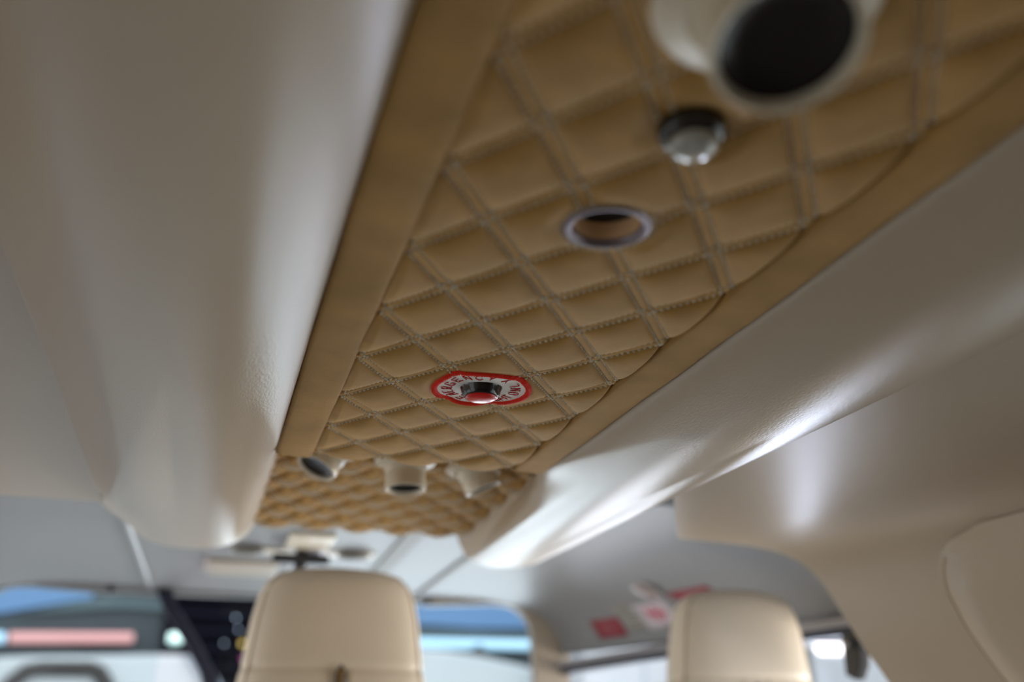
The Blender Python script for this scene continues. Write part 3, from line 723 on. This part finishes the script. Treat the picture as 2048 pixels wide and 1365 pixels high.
# ------------------------------------------------------------------ seats
def seat(label, cx, cy, zt, lean=0.0, wid=1.0):
    t = thing('cockpit_seat', label, 'seat', (cx, cy, 0.05), 'cream cockpit seats')
    zt = zt+H-0.05
    lv = [(0.0, .034, .006), (-.0015, .064, .013), (-.006, .090, .022), (-.014, .109, .030), (-.028, .1245, .037), (-.050, .1345, .042), (-.085, .1425, .046), (-.13, .1485, .048), (-.17, .154, .050),
          (-.22, .162, .051), (-.30, .178, .053), (-.42, .205, .056), (-.60, .232, .060), (-.80, .235, .060), (-.90, .225, .055)]
    def sec(dz):
        zz = [-l[0] for l in lv]; return np.interp(-dz, zz, [l[1] for l in lv])*wid, np.interp(-dz, zz, [l[2] for l in lv])
    n = 64; V = []; Fq = []
    fine = [0, -.0008, -.0015, -.003, -.006, -.010, -.014, -.021, -.028, -.038, -.05, -.065, -.085, -.105, -.13, -.15, -.164, -.1675, -.171, -.175, -.19, -.22, -.26, -.30, -.36, -.42, -.5, -.6, -.7, -.8, -.9]
    def ring_pt(dz, a, grow=0.0):
        w, d = sec(dz); e = 2/4.2
        ca, sa = math.cos(a), math.sin(a)
        x = w*math.copysign(abs(ca)**e, ca); y = d*math.copysign(abs(sa)**e, sa)
        if abs(dz+.1695) < .004: x *= .985; y *= .94
        # back surface is gently crowned
        if y < 0: y -= 0.018*(1-(x/w)**2)
        return (x*(1+grow), y*(1+grow)-lean*(-dz), zt+dz)
    for dz in fine:
        for k in range(n): V.append(ring_pt(dz, 2*math.pi*k/n))
    m_ = len(fine)
    for i in range(m_-1):
        for k in range(n): k2 = (k+1) % n; Fq.append((i*n+k2, i*n+k, (i+1)*n+k, (i+1)*n+k2))
    Fq.append(tuple(range(n))); Fq.append(tuple((m_-1)*n+k for k in range(n))[::-1])
    b = obj('backrest', V, Fq, SEAT, t)
    sub = b.modifiers.new('s', 'SUBSURF'); sub.levels = 1; sub.render_levels = 1
    # piping that follows the edge of the rear face
    path = []
    for dz in (-.62, -.42, -.30, -.22, -.17, -.13, -.085, -.05, -.03, -.018):
        w, d = sec(dz); x = w*0.93; path.append((x, dz))
    arc = [(path[-1][0]*math.cos(q)**.5 if math.cos(q) > 0 else 0, path[-1][1]+0.009*math.sin(q)) for q in (0.4, 0.8, 1.2, 1.5)]
    half = path+arc
    pts = []
    for sx, seq in ((1, half), (-1, half[::-1])):
        for x, dz in seq:
            w, d = sec(dz); xr = min(abs(x)/w, .999); y = -d*(1-xr**4.2)**(1/4.2)-0.018*(1-xr**2)
            pts.append((sx*x, y-0.0005-lean*(-dz), zt+dz))
    MB().tube(pts, 0.0017, 8).build('piping', SEAM, t)
    # rear pocket seam lines and zip
    def back_y(x, dz):
        w, d = sec(dz); xr = min(abs(x)/w, .999); return -d*(1-xr**4.2)**(1/4.2)-0.018*(1-xr**2)-lean*(-dz)
    for x in (-0.012, 0.022) if cx < .5 else (-0.026, 0.026):
        MB().tube([(x, back_y(x, dz)-.0002, zt+dz) for dz in np.linspace(-.172, -.60, 30)], 0.0011, 6).build('seam', SEAM, t)
    zx = 0.005 if cx < .5 else 0.0
    z0 = -.164 if cx < .5 else -.178
    V = []; dzs = np.linspace(z0, -.55, 30)
    for dz in dzs:
        hw = 0.0085*min(1, math.sqrt(max(0, (z0-dz)/0.012))+.25)
        for x in (zx-hw, zx+hw): V.append((x, back_y(x, dz)-.0012, zt+dz))
    zp = obj('zip', V, [(2*i, 2*i+1, 2*i+3, 2*i+2) for i in range(len(dzs)-1)], BLACKM, t)
    md = zp.modifiers.new('t', 'SOLIDIFY'); md.thickness = .001
    mb = MB()
    for i in range(60):
        dz = z0-.010-i*0.0042
        mb.box((zx, back_y(zx, dz)-.0028, zt+dz), (0.0085 if i % 2 else .010, 0.002, 0.0030), Matrix.Identity(4))
    mb.build('zip_teeth', GOLD, zp, smooth=False)
    # cushion and base
    MB().prism([(0.0, .30), (.40, .33), (.47, .30), (.47, .21), (0.0, .19)], 'x', -.235, .235).build('cushion', SEAT, t, bevel=.03)
    MB().prism([(-.03, 0.0), (.36, 0.0), (.40, .20), (-.03, .20)], 'x', -.20, .20).build('base', BLACKM, t, bevel=.01)
    return t
seat('nearer cream leather cockpit seat with gold zip, headrest in the middle of the view', 0.222, 1.80, 0.2645)
seat('brighter cream leather cockpit seat at the right below the red placards', 1.018, 1.84, 0.264, wid=.95)

# black latch on the right door post
t = thing('door_latch', 'black latch on the door post at the right of the far headrest', 'latch', (1.195, 1.70, H+.145))
MB().prism([(-.035, .045), (.03, .03), (.03, -.045), (.0, -.055), (-.02, -.03)], 'x', -.012, .012).build('body', BLACKM, t, bevel=.004)
MB().lathe([(0, 0), (.007, .001), (.008, .012), (0, .014)], 16, axisM((-.012, 0, .01), (-1, 0, 0))).build('knob', mat('latch_steel', (.3, .3, .3), .3, metal=.8), t)

# ------------------------------------------------------------------ hangar outside
GZ = -0.55
struct(MB().box((0, 0, GZ-.05), (60, 60, 0.1)).build('floor_hangar', CONC, smooth=False))
struct(MB().box((0, 12.3, 2.5), (44, 0.2, 6.2)).build('wall_hangar_back', HWALL, smooth=False))
struct(MB().box((14.0, 3.0, 2.5), (0.2, 19, 6.2)).build('wall_hangar_right', mat('hangar_sheet_pale', (0.2550, 0.2850, 0.3150), .6), smooth=False))
def wpx(x): return x
# blue daylight sheets high on the back wall
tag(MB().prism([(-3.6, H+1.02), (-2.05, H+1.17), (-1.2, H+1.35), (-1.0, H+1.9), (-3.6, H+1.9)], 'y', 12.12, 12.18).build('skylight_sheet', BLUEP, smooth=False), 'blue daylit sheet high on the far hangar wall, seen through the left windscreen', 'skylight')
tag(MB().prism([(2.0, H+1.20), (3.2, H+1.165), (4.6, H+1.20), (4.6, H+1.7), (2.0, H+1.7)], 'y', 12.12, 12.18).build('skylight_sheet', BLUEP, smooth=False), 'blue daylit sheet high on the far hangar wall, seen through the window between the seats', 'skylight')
tag(MB().prism([(-1.1, H+1.36), (0.0, H+1.30), (0.0, H+1.24), (-.9, H+1.26), (-1.9, H+1.16)], 'y', 12.10, 12.16).build('wall_band', TEALP, smooth=False), 'pale grey band on the far hangar wall left of the dark windscreen post', 'wall band')
tag(MB().prism([(2.0, H+1.02), (4.6, H+1.02), (4.6, H+1.11), (2.0, H+1.13)], 'y', 12.10, 12.16).build('wall_band', TEALP, smooth=False), 'pale grey band on the far hangar wall below the right blue sheet', 'wall band')
def tube_light(label, x0, x1, z0, z1, m, y=12.06, h=0.11, group=None):
    t = thing('tube_light', label, 'light', ((x0+x1)/2, y, H+(z0+z1)/2), group)
    L = math.hypot(x1-x0, z1-z0); a = math.atan2(z1-z0, x1-x0)
    R_ = Matrix.Rotation(-a, 4, 'Y')
    MB().lathe([(0, -L/2), (h/2, -L/2+.01), (h/2, L/2-.01), (0, L/2)], 16, R_ @ Matrix.Rotation(math.pi/2, 4, 'Y')).build('tube', m, t)
    MB().box((0, h*.55+.03, 0), (L, .05, h*.7), R_).build('housing', ACGR, t, smooth=False)
tube_light('long pink lit tube light on the far wall, seen through the left windscreen', -1.95, -.70, H*0+.905, .936, TUBEP)
tube_light('pale blue lit end light at the left frame edge beside the pink tube light', -2.6, -1.98, .885, .903, TUBEB)
tube_light('short white green light right of the pink tube light', -.34, -.19, .932, .937, TUBEG, y=11.97)
tube_light('long pale blue lit tube light seen between the two seats', 2.38, 3.86, .962, .975, TUBEB)
tube_light('short bright white tube light seen right of the far headrest', 7.2, 8.42, .998, 1.025, TUBEW, h=.15)
# dark roller door with small lamps
rd = thing('roller_door', 'black louvred roller door behind the nearer seat and the dark windscreen post', 'door', (.55, 12.1, GZ))
MB().box((0, 0, 1.62), (1.90, .06, 3.35)).build('curtain', HLOUV, rd, smooth=False)
for k in range(16):
    MB().box((0, -.045, .4+k*.19), (1.86, .03, .07)).build('slat', mat('roller_slat', (.006, .007, .012), .8, spec=.03) if k == 0 else bpy.data.materials['roller_slat'], rd, smooth=False)
for x, z, k, s_ in ((.36, 1.18, 'white', .014), (.40, 1.05, 'white', .012), (.46, .90, 'amber', .03), (.26, .90, 'white', .012), (.66, 1.12, 'magenta', .03), (.76, .98, 'amber', .022), (.56, .78, 'white', .018), (.68, .74, 'teal', .03), (.72, .86, 'teal', .022), (.48, .74, 'magenta', .02)):
    MB().lathe([(0, -s_), (s_*.7, -s_*.7), (s_, 0), (s_*.7, s_*.7), (0, s_)], 12).build('indicator_lamp', LAMPS[k], rd, loc=(x-.55, -.085, H+z-GZ))
# parked white aircraft seen low through the screens
t = thing('parked_aircraft', 'white parked aircraft with black rimmed opening at the lower left', 'aircraft', (-1.0, 11.2, GZ))
hb = H-GZ
MB().prism([(-2.2, .6), (-2.0, hb+.52), (-1.3, hb+.60), (-.55, hb+.655), (.45, hb+.69), (.80, hb+.70), (1.04, hb+.66), (1.16, hb+.50), (1.35, hb+.25), (1.5, .6)], 'y', -.35, .35).build('fuselage', ACWH, t, bevel=.05)
MB().prism([(.86, hb+.69), (1.06, hb+.66), (1.22, hb+.46), (1.45, hb+.1), (1.30, hb+.1)], 'y', -.42, -.34).build('nose_panel', ACGR, t, bevel=.02)
ring = [(-.76, hb+.22), (-.66, hb+.40), (-.54, hb+.51), (-.42, hb+.535), (.02, hb+.54), (.10, hb+.51), (.18, hb+.40), (.24, hb+.22)]
MB().tube([(x*1.0, -.38, z) for x, z in ring], .075, 8).build('opening_rim', mat('dark_rim', (.022, .018, .016), .5), t)
MB().tube([(-.9, -.36, hb+.53), (-.88, -.36, hb+.60), (-.86, -.36, hb+.64)], .035, 8).build('cap', BLACKM, t)
for x in (-1.2, .8): MB().lathe([(.05, 0), (.05, .62)], 12, Matrix.Translation((x, 0, 0))).build('gear_leg', ACGR, t)
t = thing('parked_aircraft', 'white sloping aircraft nose seen low between the two seats', 'aircraft', (3.0, 11.4, GZ))
MB().prism([(-.95, .5), (-.95, hb+.82), (-.45, hb+.82), (0.0, hb+.765), (.45, hb+.68), (.85, hb+.575), (1.2, hb+.42), (1.4, .5)], 'y', -.35, .35).build('fuselage', ACWH, t, bevel=.05)
MB().tube([(-.10, -.2, hb+.80), (-.02, -.2, hb+.85), (.10, -.2, hb+.78)], .05, 8).build('antenna', BLACKM, t)
MB().box((-.1, 0, .26), (.9, .4, .52)).build('gear', ACGR, t, smooth=False)
# things seen under the right door head
t = thing('parked_aircraft', 'pale grey aircraft side under the dark seal left of the right headrest', 'aircraft', (5.05, 10.3, GZ))
MB().prism([(-1.3, .5), (-1.3, hb+.80), (1.4, hb+.95), (1.6, hb+.6), (1.6, .5)], 'y', -.35, .35).build('fuselage', ACWH, t, bevel=.05)
MB().prism([(-.55, hb+.30), (.0, hb+.62), (1.3, hb+.86), (1.3, hb+.2)], 'y', -.45, -.34).build('wing_root', OLIVE, t, bevel=.02)
MB().box((0, 0, .26), (1.2, .4, .52)).build('gear', ACGR, t, smooth=False)
t = thing('marker_flag', 'small yellow marker flag before the pale aircraft left of the right headrest', 'marker', (4.27, 9.6, GZ))
MB().lathe([(.012, 0), (.012, hb+.78)], 8).build('pole', ACGR, t)
MB().prism([(.0, hb+.68), (.16, hb+.70), (.16, hb+.745), (.0, hb+.76)], 'y', -.01, .01).build('flag', YEL, t, smooth=False)
t = thing('parked_aircraft', 'pale aircraft body low at the right of the far headrest', 'aircraft', (8.4, 11.5, GZ))
MB().prism([(-1.3, .5), (-1.3, hb+.90), (1.6, hb+.95), (1.9, .5)], 'y', -.35, .35).build('fuselage', ACWH, t, bevel=.05)
MB().box((0, 0, .26), (1.2, .4, .52)).build('gear', ACGR, t, smooth=False)
tag(MB().prism([(8.30, GZ), (8.55, GZ), (8.50, H+.70), (8.34, H+.70)], 'y', 11.0, 11.1).build('bollard', YEL), 'yellow post at the lower right edge of the right window', 'post')
